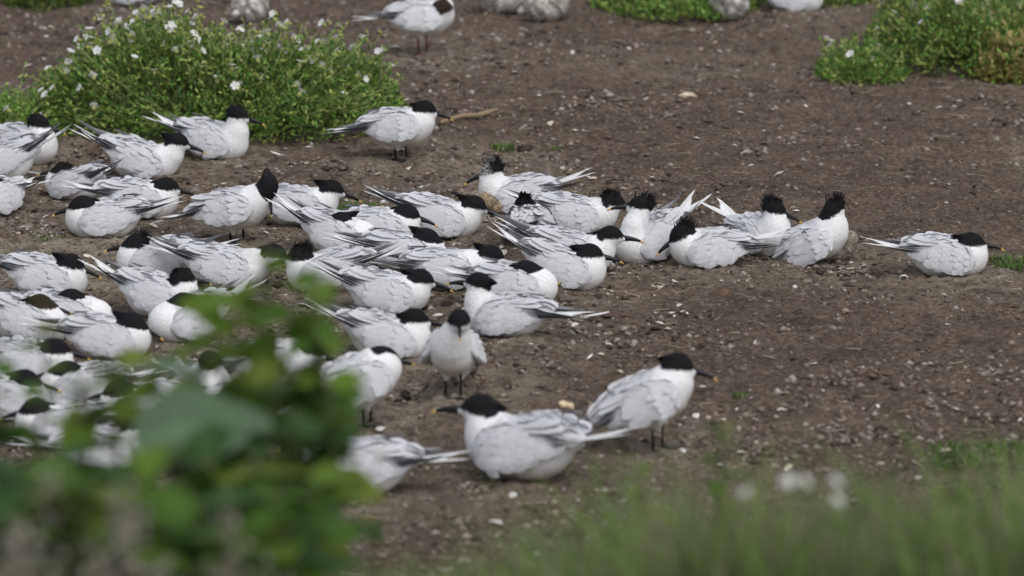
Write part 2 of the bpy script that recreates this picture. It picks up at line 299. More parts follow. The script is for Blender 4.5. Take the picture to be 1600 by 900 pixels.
def bird(name, cat, label, group, px, py, yaw, head, hyaw, hp=0., crest='smooth', lift=15, ruffle=.2, stand=0., bpitch=0., scale=1., droop=0., voxel=.0042,
         hood=False, legmat=None, capcol=BLACK, billmat=None, tilt=0., spread=.35, grizzled=False, grey=GREY, fat=1.0, tailcol=WHITE, legs_apart=.021, wl=.128, side=None):
    rs = np.random.default_rng(int(abs(px) * 31 + py * 7)); yw = R(yaw)
    pos = at(px, py if stand else py - 6); S = s_at(py) * scale
    root = empty(name, pos - Vector((0, 0, .009 * scale if not stand else 0)), yw, scale); tag(root, label, cat, group)
    if not stand and not bpitch: bpitch = rs.uniform(-8, 2)
    fat = fat * rs.uniform(.97, 1.08)
    # body frame: pitched and lifted on the legs
    bp = R(bpitch); cb, sb = math.cos(bp), math.sin(bp)
    RB = np.array([[cb, 0, -sb], [0, 1, 0], [sb, 0, cb]]); TB = np.array([0, 0, stand + (.012 if stand > .02 else -.004 if stand else 0)])
    MBODY = m4(RB, TB)
    # head centre from its place beside the body
    X = (head[0] - px) / S; c, s_ = math.cos(yw), math.sin(yw)
    if abs(c) > .5: lx, ly = min(max(X / c, .0), .13), 0.
    else: lx, ly = .07, min(max(-(X - .07 * c) / s_, -.045), .045)
    if side is not None: ly = side
    dep = lx * s_ + ly * c; Z = ((py - (0 if stand else 6) - head[1]) / S - dep * math.sin(PITCH)) / math.cos(PITCH)
    Z = min(max(Z + (.009 if not stand else 0), .100 if not stand else .09), .28); Hl = np.array((lx, ly, Z))
    H = RB.T @ (Hl - TB); A = frame(R(hyaw) - yw, R(hp)) @ RB          # rows in body frame
    lf = R(lift); rz = .06 + .11 * math.tan(lf * .45)
    br = np.array((.094, .061 * fat, .058))
    nb = np.array((.048, 0, .064)); mid = (nb + H) / 2 + np.array((.012 if H[2] > .12 else .004, 0, -.004))
    def f(P):
        d = sd_ell(P, np.array((-.002, 0, .054)), br)
        d = smin(d, sd_cone(P, (-.045, 0, .060), (-.122, 0, rz), .045, .010), .025)
        d = smin(d, sd_cone(P, (.042, 0, .053), (.062, 0, .062), .050, .045), .025)
        n_ = smin(sd_cone(P, nb, mid, .045, .036), sd_cone(P, mid, H, .036, .0262), .012); d = smin(d, n_, .022)
        h_ = smin(sd_ell(P, H, (.0345, .0258, .0275), A), sd_cone(P, H + A[0] * .014, H + A[0] * .039 - A[2] * .005, .0172, .0072), .011)
        d = smin(d, h_, .011)
        if stand > .02: d = smin(d, np.minimum(sd_cone(P, (-.01, .022, .03), (-.012, .018, -.012), .02, .006), sd_cone(P, (-.01, -.022, .03), (-.012, -.018, -.012), .02, .006)), .016)
        return d
    lo = np.minimum((-.155, -.077 * fat, -.024), H - .05); hi = np.maximum((.124, .077 * fat, max(.122, rz + .02)), H + .05)
    V, F = surface_nets(f, lo, hi, voxel)
    N = grad(f, V)
    hv = (V - H) @ A.T; jit = (rs.random(len(V)) - .5)
    col = np.tile(WHITE, (len(V), 1)) * (1 + .03 * jit[:, None])
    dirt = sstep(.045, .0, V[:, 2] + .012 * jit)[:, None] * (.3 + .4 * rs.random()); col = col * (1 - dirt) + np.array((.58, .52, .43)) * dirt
    mant = (sstep(.052, .035, V[:, 0] + .006 * jit) * sstep(.068, .082, V[:, 2]) * sstep(-.13, -.10, V[:, 0]) * sstep(.085, .05, np.linalg.norm(V - H, axis=1) * -1 + .12))[:, None]
    col = col * (1 - mant) + grey * mant
    if hood: capm = sstep(-.016, -.010, hv[:, 2] + .25 * hv[:, 0] * -1 + .002 * jit) * sstep(-.026, -.02, hv[:, 0])
    else:
        cut = -.004 + .10 * hv[:, 0] - .011 * sstep(-.014, -.032, hv[:, 0])
        capm = sstep(-.002, .002, hv[:, 2] - cut + .0042 * jit)
    capm = capm * (np.linalg.norm(hv / np.array((1.25, 1, 1)), axis=1) < .040) * (hv[:, 0] > -.038)
    capm = capm[:, None]; cc = np.tile(capcol, (len(V), 1))
    if grizzled:
        g = (sstep(-.004, .02, hv[:, 0]) * (rs.random(len(V)) > .45))[:, None]; cc = cc * (1 - g) + np.array((.42, .42, .42)) * g
    col = col * (1 - capm) + cc * capm
    V = V + N * (.0012 * jit)[:, None]
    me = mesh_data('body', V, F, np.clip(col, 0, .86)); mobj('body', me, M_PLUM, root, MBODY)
    # crest feathers of the cap
    if crest and not hood:
        el, spr, ln, n_, full = {'smooth': (2, .10, .030, 90, 0), 'back': (16, .10, .042, 100, 0), 'raised': (50, .40, .034, 90, .3), 'spiky': (62, .6, .028, 150, 1.), 'fluff': (50, .5, .013, 160, 1.)}[crest]
        mb = MB()
        for _ in range(n_):
            az = rs.normal(0, .62); e_ = R(rs.uniform(-12, 62)) if rs.random() > full * .75 else R(rs.uniform(30, 125))
            dr = np.array((-math.cos(e_) * math.cos(az), math.cos(e_) * math.sin(az), math.sin(e_))); p = dr * np.array((.033, .0245, .0265))
            aim = nrm(np.array((-math.cos(R(el)), 0, math.sin(R(el)))) * (1 - spr) + dr * spr + rs.normal(0, .055 + .145 * full, 3)); L = ln * rs.uniform(.55, 1.15) * (1 if e_ < R(65) else .6)
            if crest in ('smooth', 'back'):         # feathers laid together into one wedge behind the nape
                v_ = np.array((-.030 - ln * .8, rs.normal(0, .0025), .002 + ln * math.sin(R(el)) + rs.normal(0, .002))) - p; aim = nrm(v_); L = np.linalg.norm(v_) * rs.uniform(.6, 1.02)
            sd_ = nrm(np.cross(aim, (0, 0, 1)) + 1e-6) * (.0052 if crest in ('smooth', 'back') else .0032); up = nrm(np.cross(sd_, aim)) * .0022
            q = np.array([p - sd_, p + sd_, p + up, p - up, p + aim * L * .6 + sd_ * .55, p + aim * L * .6 - sd_ * .55, p + aim * L]) @ A + H
            cl = capcol if not (grizzled and e_ > R(60)) else np.array((.16, .16, .16))
            mb.add(q, [(0, 2, 5), (2, 4, 5), (2, 1, 4), (0, 5, 3), (3, 5, 4), (3, 4, 1), (5, 4, 6)], cl * rs.uniform(.7, 1.5))
        mobj('crest', mb.data('crest', False), M_CREST, root, MBODY)['kind'] = 'stuff'
    # bill, eyes
    HM = MBODY @ m4(A.T @ np.diag((1.12, 1.3, 1.3)), H + A[0] * .036 - A[2] * .004)
    b = mobj('bill', ME_BILL, M_BILL if billmat is None else None, root, HM)
    if billmat is not None: b.data = ME_BILL.copy(); b.data.materials.clear(); b.data.materials.append(billmat)
    else: tp = mobj('bill_tip', ME_TIP, M_TIP, b)
    for s in (-1, 1): mobj('eye', ME_EYE, M_EYE, root, MBODY @ m4(A.T @ np.array([[1, 0, 0], [0, 0, 1], [0, -1, 0]]).T, H + A[0] * .0155 + A[1] * s * .0217 + A[2] * .003))
    # folded wings: shell with overlapping coverts, long flight feathers as sub-parts
    tl = math.tan(lf * .45)
    for s in (-1, 1):
        dz = -droop * (.02 + .0 * s); ts = np.array((0, .12, .35, .65, .85, 1.))
        cx = np.array((.074, .059, .021, -.043, -.086, -.118)); cy = np.array((.044, .052, .0585, .050, .036, .024)) * fat; cz = np.array((.061, .061, .064, .070, .074, .076)) + np.maximum(-cx, 0) * tl + dz - droop * np.maximum(-cx, 0) * .35
        hh = np.array((.010, .032, .047, .044, .028, .010)); ww = np.array((.006, .011, .0135, .012, .008, .003)); lean = R(24)
        def wp(t, ph):
            c_ = np.array([np.interp(t, ts, q) for q in (cx, cy, cz)]); h_, w_ = np.interp(t, ts, hh), np.interp(t, ts, ww)
            U = np.array((0, -math.sin(lean) * s, math.cos(lean))); O = np.array((0, math.cos(lean) * s, math.sin(lean)))
            c_ = c_ * np.array((1, s, 1)); return c_ + U * h_ * math.sin(ph) + O * w_ * math.cos(ph)
        mb = MB(); nT, nP = 16, 14
        tt = .5 - .5 * np.cos(np.linspace(0, np.pi, nT)); Vw = np.array([wp(t, p) for t in tt for p in np.linspace(0, 2 * np.pi, nP, endpoint=False)]); Fw = [(i * nP + j, i * nP + (j + 1) % nP, (i + 1) * nP + (j + 1) % nP, (i + 1) * nP + j) for i in range(nT - 1) for j in range(nP)]
        mb.add(Vw, Fw, grey)
        for t in (.05, .13, .21, .29, .37, .45, .53, .61, .69, .77, .85, .93):
            hgt = np.interp(t, ts, hh); nphi = max(3, int(round(hgt / .0052)))
            for k in range(nphi):
                ph = R(-72 + 172 * (k + .5 + .5 * (int(t * 100) // 8 % 2)) / nphi + rs.normal(0, 4)); t2 = min(max(t + rs.normal(0, .015), 0), .97)
                p = wp(t2, ph); e = .02; du = wp(min(t2 + e, 1), ph) - wp(t2 - e if t2 > e else 0, ph); dv = wp(t2, ph + .05) - wp(t2, ph - .05); nm = nrm(np.cross(du, dv)); nm = nm * np.sign(nm @ np.array((0, s * math.cos(ph), .4 + math.sin(ph))) + 1e-9)
                L = .015 + .019 * t2; tl_ = .006 + ruffle * .38 * abs(rs.normal(.05, .20)); d = nrm(nrm(du) + nm * tl_ + np.array((0, 0, -.06)) + rs.normal(0, .03 + .08 * ruffle, 3))
                feather(mb, p + nm * .0002, d, nm, L * rs.uniform(.95, 1.35) * (1 + .2 * ruffle), L * .80, grey * rs.uniform(.975, 1.025) * (1.05 if t2 > .7 else 1.), tip=1.035, base=.98)
        w = mobj('wing', mb.data('wing', True), M_PLUM, root, MBODY)
        # flight feathers
        fl = lf * .92 - R(2) - R(22) * droop + rs.normal(0, R(2)); sp = spread * R(4) + rs.normal(0, R(1.5)); q0 = wp(.86, R(-30)); L0 = wl * rs.uniform(.93, 1.05)
        d0 = nrm((-math.cos(fl) * math.cos(sp), -s * math.sin(R(6)) + s * math.sin(sp), math.sin(fl)))
        for k in range(5):
            q = wp(.86 - .035 * k, R(-30 + 17 * k)); e = q0 + d0 * L0 * (1 - .15 * k) + np.array((0, 0, .0022 * k)) + rs.normal(0, .002, 3); v = e - q; L = np.linalg.norm(v); dr = v / L
            sdv = nrm(np.cross((0, -s * .9, 1), dr)); up = np.cross(dr, sdv)
            mobj('flight_feather', ME_PRIM[(0, 0, 1, 1, 2)[k]], M_PLUM, w, m4(np.stack([dr * L, sdv * L * (.95 + .10 * k), up * L], 1), q))
        for k in range(2):                           # long pale tertials over the wing tip
            q = wp(.60 + .07 * k, R(58 - 22 * k)); fl = lf * .62 - R(4) - R(18) * droop; dr = nrm((-math.cos(fl), -s * .13 + rs.normal(0, .02), math.sin(fl) + rs.normal(0, .02 + .10 * ruffle)))
            sdv = nrm(np.cross((0, s * .6, 1), dr)); up = np.cross(dr, sdv); L = .078 - .006 * k
            mobj('tertial', ME_TERT, M_PLUM, w, m4(np.stack([dr * L, sdv * L, up * L], 1), q + up * .002))
    # mantle feathers over the back
    mb = MB(); zt = np.linspace(.2, .02, 60)
    for i in range(9):
        for j in range(-3, 4):
            x = .045 - .0165 * i + rs.normal(0, .003); y = j * .011 + rs.normal(0, .002)
            q = np.stack([np.full(60, x), np.full(60, y), zt], 1); d_ = f(q); hit = np.argmax(d_ < 0)
            if d_[hit] >= 0: continue
            p = q[hit]; nm = grad(f, p[None])[0]
            if nm[2] < .35 or np.linalg.norm(p - H) < .05 or p[2] > .125: continue
            back = nrm(np.array((-1, 0, 0)) + nm * nm[0]); L = .019 + .0016 * i
            feather(mb, p + nm * .001, nrm(back + nm * (.04 + ruffle * abs(rs.normal(.05, .18))) + rs.normal(0, .06 + .15 * ruffle, 3)), nm, L, L * .75, (grey if x < .035 else (grey + WHITE) / 2) * rs.uniform(.96, 1.04), 1.07, .95)
    if mb.n: mobj('mantle', mb.data('mantle'), M_PLUM, root, MBODY)['kind'] = 'stuff'
    # tail: fan of pale feathers, the outer pair longest
    mb = MB(); tf = lf * .85 - R(4)
    for k in range(-4, 5):
        a = R(2.6) * k * (.6 + spread); L = .082 + .011 * abs(k) + (.018 if abs(k) == 4 else 0)
        dr = nrm((-math.cos(tf) * math.cos(a), math.sin(a), math.sin(tf))); feather(mb, np.array((-.105, .0026 * k, rz + .001 * abs(k))), dr, (math.sin(tf), 0, math.cos(tf)), L, .0155, tailcol * (.97 if abs(k) < 4 else .85), 1.04, .97)
    mobj('tail', mb.data('tail'), M_PLUM, root, MBODY)
    if stand > .02:
        for s in (-1, 1):
            lg = mobj('leg', ME_LEG, M_LEG if legmat is None else None, root, Matrix.Translation((-.004 + .014 * s, s * legs_apart, 0)) @ Matrix.Diagonal((1, 1, max(stand + .035, .03) / .07, 1)))
            ft = mobj('foot', ME_FOOT, M_LEG if legmat is None else None, lg)
            if legmat is not None:
                for o_ in (lg, ft): o_.data = o_.data.copy(); o_.data.materials.clear(); o_.data.materials.append(legmat)
    NESTS.append((pos.x, pos.y, rs.uniform(.5, 1.)))
    return root

def tern(label, *a, group='terns resting on the bare soil', **k): return bird('tern', 'tern', label, group, *a, **k)

# ------------------------------------------------------------------ the colony (place in the photo: x, base y; heading; head place; head heading)
T = tern
T('tern at left edge before the campion bush, round black head, white breast towards us', 42, 257, -32, (62, 194), -12, -12, 'fluff', 12)
T('tern cut by left edge with one pale tail feather raised upright', 0, 284, 176, (-60, 235), 180, 0, 'smooth', 40)
T('white tern barely showing at far left edge above the bare patch', -14, 341, -125, (-12, 297), 200, 0, 'smooth', 10)
T('ruffled tern with long yellow-tipped bill and raised wing tips before the bush', 222, 282, -8, (279, 222), -6, -14, 'back', 30, .9, fat=1.05, wl=0.155)
T('tern tucked against right foot of the campion bush, head up, facing right', 335, 251, -22, (372, 181), -14, -10, 'fluff', 20, .4, fat=1.1)
T('lone standing tern right of the campion bush, near the fallen stick', 628, 248, -6, (664, 171), -4, -14, 'smooth', 2, .1, stand=.034, bpitch=6, wl=0.150)
T('small hunched tern facing away left with dark wing tip raised to the right', 117, 316, 152, (98, 275), 165, -5, 'fluff', 34, .5, scale=.88)
T('sleek tern facing right, sitting left of the preening tern', 220, 344, -5, (262, 293), -6, -10, 'smooth', 14, .1)
T('tern facing left in front of the sleek right-facing one, tail cocked up', 160, 374, 186, (130, 321), 184, -12, 'smooth', 22, .3)
T('standing tern bending its head to preen its breast feathers', 372, 378, -12, (421, 291), -75, -58, 'smooth', 3, .5, stand=.03, bpitch=12)
T('tern with pointed black nape facing right, directly behind the preening tern', 468, 354, -2, (519, 296), -2, -16, 'back', 18, .1)
T('tern with long dark raised wing tips left of the crested tern with the chick', 688, 374, -3, (741, 325), -2, -20, 'back', 24, .15, wl=0.165)
T('tern facing right with dark bill, directly below the grass patch', 598, 389, 2, (636, 343), -8, -14, 'smooth', 15, .05)
T('tern turning its black head back to the left, beside the leaf tips', 533, 402, -20, (530, 354), 188, -18, 'back', 30, .2)
T('alert tern with spiky flecked crest and long bill, shielding a chick', 806, 336, 188, (769, 266), 186, -20, 'spiky', 24, .5, grizzled=True, droop=.2)
T('tern seen from behind, spiky black crown between crossed wing tips', 826, 384, 78, (819, 345), 92, -5, 'spiky', 6, .3)
T('tern half hidden behind the left-facing tern whose bill crosses its head', 903, 370, -4, (957, 325), 14, -8, 'spiky', 26, .3)
T('tern facing left, breast towards us, white tail feathers cocked up behind', 1013, 410, 222, (1001, 322), 182, 0, 'raised', 33, .4, fat=1.05)
T('tern with long straight black bill, upper of the overlapping pair', 895, 429, -3, (953, 369), -1, -4, 'smooth', 30, .1, wl=0.165)
T('tern with yellow-tipped bill at front right of the dense group, wing tips raised', 883, 453, -7, (921, 397), -4, -8, 'back', 36, .15, wl=0.115)
T('tern with raised crest and bill pointing down left, right of the dense group', 1106, 419, 190, (1065, 371), 192, -32, 'raised', 14, .05, droop=.3)
T('scruffy tern with bristling crest, left of the pair with the brown chick', 1190, 399, -52, (1207, 328), -28, -12, 'spiky', 24, 1.0, droop=.5, fat=1.1)
T('tall white-breasted tern looking back left while shading the brown chick', 1282, 409, -14, (1301, 329), 198, -34, 'raised', 2, .22, stand=.012, bpitch=24, droop=.6, fat=1.12)
T('lone tern sitting at far right of the colony', 1482, 434, -4, (1516, 384), -2, -6, 'back', 15, .3, wl=0.115)
T('tern facing right behind the middle row, crest pointing back over its shoulders', 636, 428, 0, (666, 386), -5, -22, 'back', 16, .1)
T('tern with thick black nape in mid group, bill hidden by its neighbour', 702, 455, -1, (767, 409), -2, -22, 'back', 14, .1)
T('tern in mid group with wing tips pointing up left past the leaves', 608, 493, -2, (657, 439), -2, -14, 'back', 30, .15, wl=0.140)
T('tern with white neck facing right, behind the left-facing tern of the group', 808, 480, -10, (823, 430), -2, -14, 'smooth', 10, .15)
T('tern with back half turned and head up, tail spread to the right', 790, 528, 163, (749, 443), 158, 0, 'smooth', 4, .3, wl=0.150)
T('tern facing right just left of the standing tern that faces us', 606, 563, -1, (648, 499), -2, -8, 'smooth', 28, .1, wl=0.115)
T('standing tern facing straight towards us in the middle of the picture', 708, 622, -96, (718, 502), -88, -12, 'smooth', -6, .3, stand=.052, bpitch=22, spread=.2)
T('plump standing tern facing away right next to the foreground leaves', 576, 664, 16, (597, 566), 36, -6, 'smooth', 6, .05, stand=.046, bpitch=24, fat=1.12, scale=1.06, wl=.11)
T('large foreground tern facing left with its flat black cap behind white shoulders', 814, 747, 152, (752, 641), 165, 0, 'smooth', 22, .04, scale=1.3, fat=1.1, stand=.006, wl=.07)
T('standing foreground tern facing right, alone on the open soil', 1030, 705, 6, (1058, 572), -4, -14, 'smooth', 4, .03, stand=.058, bpitch=27, scale=1.08, fat=1.1, wl=.12)
T('white tern at lower centre with its head hidden by the foreground leaves', 556, 774, 174, (498, 690), 165, -10, 'smooth', 10, .4, scale=1.15)
T('tern at left edge facing right, dark wing tips cut by the frame', 72, 468, -5, (112, 424), -8, -18, 'back', 14, .2)
T('crested tern facing left with yellow bill tip, above the leaf tops', 243, 438, 184, (215, 382), 182, -6, 'raised', 17, .2)
T('tern behind the leaf tops with pale wing tips fanned up left', 356, 452, -4, (430, 414), -4, -14, 'smooth', 26, .3, spread=1., wl=0.155)
T('tern with glossy round black head turned away, wing tips raised at left', 252, 498, -18, (286, 436), 30, -10, 'fluff', 32, .2)
T('slim tern facing left towards us, just above the foreground leaves', 292, 534, 212, (286, 474), 222, -12, 'smooth', 30, .3)
T('fluffy white tern at left edge with a brownish black head', 45, 538, -4, (64, 476), -12, -8, 'smooth', 32, .4, capcol=np.array((.03, .026, .014)))
T('tern holding its bill level, beside the fluffy white one', 112, 528, -6, (108, 468), 4, 0, 'smooth', 16, .2)
T('tern with black wedge of a cap partly covered by foreground leaves', 172, 563, -5, (206, 521), -7, -20, 'back', 14, .2)
T('tern showing as white breast under the leaf edge at far left', 50, 604, -10, (88, 563), 0, -10, 'smooth', 12, .3)
T('tern with flat black cap facing left between the leaves', 128, 642, 178, (106, 590), 178, -4, 'smooth', 12, .2)
T('bright white tern framed by leaves at lower left', 172, 748, 6, (213, 664), 10, -10, 'smooth', 10, .2, scale=1.05)
T('tern whose grey wing shows in a gap above the big leaf', 224, 672, 184, (188, 622), 182, -10, 'smooth', 12, .3)
T('white-necked tern seen through the leaves above the big leaf', 322, 648, -60, (330, 566), 60, -10, 'smooth', 14, .3)
T('standing tern behind the leaves, only body and legs showing', 436, 640, -8, (486, 548), 0, -20, 'smooth', 0, .3, stand=.05, bpitch=12)
T('tern with bristly crest peeping over the leaf tips', 512, 458, 178, (470, 410), 180, -10, 'spiky', 20, .2)
T('tern low at far left almost covered by leaves', 8, 655, -4, (40, 604), -4, -10, 'smooth', 14, .2)
T('white tern left of the bright one, covered by leaf stems', 92, 702, 182, (58, 650), 182, -8, 'smooth', 14, .2)
# gull and blurred birds along the upper edge
bird('gull', 'gull', 'black-headed gull with red legs standing and preening behind the bush', None, 662, 86, 2, (694, 13), 205, -35, None, 6, .1, stand=.062, bpitch=4, side=-.035, hood=True, legmat=M_RED, capcol=np.array((.035, .024, .018)), billmat=M_RED, fat=1.1, scale=1.0, legs_apart=.02, grey=np.array((.62, .63, .65)))
bird('gull', 'gull', 'white bird at upper edge above the left end of the bush', 'white birds cut by the upper edge', 215, 12, 170, (170, -60), 175, 0, None, 6, .2, hood=True, capcol=np.array((.035, .024, .018)), billmat=M_RED)
bird('gull', 'gull', 'white bird at upper edge in front of the green strip', 'white birds cut by the upper edge', 1236, 22, -12, (1290, -50), 0, 0, None, 6, .2, hood=True, capcol=np.array((.035, .024, .018)), billmat=M_RED)

def chick(label, px, py, yaw, scale, tone, group=None):
    rs = np.random.default_rng(int(px)); pos = at(px, py - 3); root = empty('chick', pos, R(yaw), scale); tag(root, label, 'chick', group)
    H = np.array((.042, 0, .062)); A = frame(0, R(-8))
    def f(P):
        d = sd_ell(P, np.array((0, 0, .034)), (.052, .038, .036)); d = smin(d, sd_cone(P, (.02, 0, .045), H, .028, .02), .015); d = smin(d, sd_ell(P, H, (.023, .019, .019)), .01)
        return smin(d, sd_cone(P, (-.03, 0, .034), (-.062, 0, .03), .024, .008), .015)
    V, F = surface_nets(f, (-.08, -.05, -.012), (.078, .05, .095), .0036); N = grad(f, V); j = rs.random(len(V)) - .5
    sp = vnoise(V[:, 0] * 95 + V[:, 2] * 60, V[:, 1] * 95 + V[:, 2] * 40, 3); k = sstep(.5, .75, sp)[:, None] * .65
    col = np.array(tone) * (1 - k) + np.array((.09, .075, .06)) * k; col = np.where((V[:, 2] < .022)[:, None], col * .6 + np.array((.5, .47, .42)) * .4, col); V = V + N * (.0045 * j)[:, None]
    mobj('body', mesh_data('body', V, F, col), M_DOWN, root); mb = MB()
    for i_ in rs.integers(0, len(V), 520):          # tufts of down
        p = V[i_]
        if p[2] < .006: continue
        a_ = nrm(N[i_] * .7 + np.array((-.7, 0, .1)) + rs.normal(0, .3, 3)); q = nrm(np.cross(a_, N[i_])) * .0016; L = rs.uniform(.005, .011)
        mb.add(np.array([p - q, p + q, p + a_ * L * .6 + q * .6, p + a_ * L]), [(0, 1, 2), (0, 2, 3)], col[i_] * rs.uniform(.75, 1.3))
    mobj('down', mb.data('down', False), M_DOWN, root)['kind'] = 'stuff'
    b = mobj('bill', ME_BILL, None, root, m4(A.T * .45, H + A[0] * .021)); 
    for s in (-1, 1): mobj('eye', ME_EYE, None, root, m4(np.array([[1, 0, 0], [0, 0, -1], [0, 1, 0]], float) * .8, H + np.array((.010, s * .0165, .004))))
    return root
chick('buff downy chick under the breast of the spiky-crested tern', 776, 338, 170, .8, (.42, .33, .22))
chick('brown-grey downy chick huddled beneath the tall white-breasted tern', 1306, 410, 20, 1.0, (.33, .29, .235))
far = 'grey downy chicks near the upper edge'
chick('pale grey downy chick alone above the campion bush', 390, 38, 60, 1.5, (.58, .56, .52), far)
chick('grey downy chick at upper edge right of the gull, left one of two', 785, 24, 170, 1.6, (.58, .56, .53), far)
chick('grey downy chick at upper edge right of the gull, right one of two', 853, 36, 20, 1.5, (.54, .51, .47), far)
chick('mottled whitish chick in front of the green strip at upper edge', 1138, 32, 250, 1.7, (.66, .64, .6), far)

build_ground()

# ------------------------------------------------------------------ loose soil, grit, shell and straw
ICO = None
def ico():
    p = (1 + 5 ** .5) / 2; v = np.array([(-1, p, 0), (1, p, 0), (-1, -p, 0), (1, -p, 0), (0, -1, p), (0, 1, p), (0, -1, -p), (0, 1, -p), (p, 0, -1), (p, 0, 1), (-p, 0, -1), (-p, 0, 1)]); v /= np.linalg.norm(v[0])
    f = [(0, 11, 5), (0, 5, 1), (0, 1, 7), (0, 7, 10), (0, 10, 11), (1, 5, 9), (5, 11, 4), (11, 10, 2), (10, 7, 6), (7, 1, 8), (3, 9, 4), (3, 4, 2), (3, 2, 6), (3, 6, 8), (3, 8, 9), (4, 9, 5), (2, 4, 11), (6, 2, 10), (8, 6, 7), (9, 8, 1)]
    return v, np.array(f)
IV, IF = ico()
def field(n, y0=11.2, y1=22.5):
    y = y0 + (y1 - y0) * rng.random(n) ** 1.15; x = (rng.random(n) * 2 - 1) * (y * .105 + .5); return x, y
OV = np.array([(1, 0, 0), (-1, 0, 0), (0, 1, 0), (0, -1, 0), (0, 0, 1), (0, 0, -1)], float); OF = np.array([(0, 2, 4), (2, 1, 4), (1, 3, 4), (3, 0, 4), (2, 0, 5), (1, 2, 5), (3, 1, 5), (0, 3, 5)])
def scatter(name, n, smin_, smax, cols, flat, label, cat, power=3., near_nests=False, IV=OV, IF=OF):
    nv = len(IV)
    x, y = field(n)
    if near_nests:
        w = np.array(NESTS); k = rng.integers(0, len(w), n); cx_ = w[:, None, 0] + rng.normal(0, .26, (len(w), 5)); cy_ = w[:, None, 1] + rng.normal(0, .36, (len(w), 5)); c_ = rng.integers(0, 5, n); sg = rng.uniform(.02, .09, (len(w), 5))[k, c_]; x = cx_[k, c_] + rng.normal(0, 1, n) * sg; y = cy_[k, c_] + rng.normal(0, 1.5, n) * sg
    else:
        keep = rng.random(n) < sstep(.25, .75, vnoise(x * 2.3, y * 1.9, 31)) * .85 + .15; x, y = x[keep], y[keep]; n = len(x)
    s = smin_ + (smax - smin_) * rng.random(n) ** power; z = gh(x, y) + s * flat * .25
    V = IV[None] * (1 + .35 * (rng.random((n, nv, 1)) - .5)) * np.stack([s * rng.uniform(.7, 1.3, n), s * rng.uniform(.7, 1.3, n), s * flat * rng.uniform(.6, 1.3, n)], -1)[:, None]
    a = rng.random(n) * 6.28; c, q = np.cos(a)[:, None], np.sin(a)[:, None]; V = np.stack([V[..., 0] * c - V[..., 1] * q, V[..., 0] * q + V[..., 1] * c, V[..., 2] + V[..., 0] * rng.normal(0, .25, (n, 1))], -1) + np.stack([x, y, z], -1)[:, None]
    F = (IF[None] + nv * np.arange(n)[:, None, None]).reshape(-1, 3); K = np.array(cols)[rng.integers(0, len(cols), n)] * rng.uniform(.7, 1.25, (n, 1)); K = np.repeat(K, nv, 0)
    tag(mobj(name, mesh_data(name, V.reshape(-1, 3), F, np.clip(K, 0, .8), False), M_GRIT), label, cat, kind='stuff')
SOIL = [(.10, .08, .065), (.16, .13, .107), (.23, .19, .157), (.05, .04, .033), (.13, .098, .075), (.27, .24, .205)]
scatter('soil_crumbs', 120000, .003, .017, SOIL, .6, 'loose dark brown crumbs of peaty soil', 'soil', 4.)
scatter('grit', 12000, .002, .009, [(.26, .22, .175), (.34, .30, .25), (.18, .145, .11), (.30, .22, .15)], .6, 'pale grit and tiny pebbles strewn over the soil', 'grit', 2.5)
scatter('dropping_flecks', 7000, .002, .014, [(.56, .54, .50), (.46, .42, .36), (.40, .34, .26), (.36, .30, .22)], .28, 'white and cream flecks of dried droppings around the birds', 'droppings', 3, True)
def shells(n):
    mb = MB(); x, y = field(n); z = gh(x, y)
    for i in range(n):
        s = .004 + .013 * random.random() ** 2.5; a = random.random() * 6.28; t = random.uniform(-.5, .5); c, q = math.cos(a), math.sin(a)
        P = np.array([(-1, -.5, 0), (-.3, -.7, .2), (.7, -.5, .1), (1, .2, 0), (.2, .7, .15), (-.7, .5, .1), (0, 0, .4)]) * (1 + .3 * (rng.random((7, 1)) - .5)) * s
        P = np.stack([P[:, 0] * c - P[:, 1] * q, P[:, 0] * q + P[:, 1] * c, P[:, 2] + P[:, 0] * t + s * .4], -1) + (x[i], y[i], z[i] + .004)
        mb.add(P, [(0, 1, 6), (1, 2, 6), (2, 3, 6), (3, 4, 6), (4, 5, 6), (5, 0, 6)], np.array(random.choice([(.6, .58, .55), (.5, .46, .40), (.55, .48, .38)])))
    tag(mobj('shell_fragments', mb.data('shell_fragments', False), M_SHELL), 'small broken white shell and eggshell pieces scattered on soil', 'shell', kind='stuff')
shells(800)
def straws(n):
    mb = MB(); x, y = field(n)
    for i in range(n):
        L = random.uniform(.012, .07); a = random.random() * 6.28; r = random.uniform(.0006, .0016); b = random.uniform(-.3, .3)
        t = np.linspace(-.5, .5, 4); P = np.stack([t * L * math.cos(a) - b * L * t * t * math.sin(a), t * L * math.sin(a) + b * L * t * t * math.cos(a), 0 * t], -1) + (x[i], y[i], 0); P[:, 2] = gh(P[:, 0], P[:, 1]) + .006 + random.random() * .004
        V, F = tube(P, r, 3); mb.add(V, F, np.array(random.choice([(.30, .24, .16), (.2, .15, .1), (.38, .33, .25), (.12, .09, .07)])))
    tag(mobj('straw_litter', mb.data('straw_litter'), M_STEM), 'short dry straw and stalk litter lying on the soil', 'straw', kind='stuff')
straws(4200)

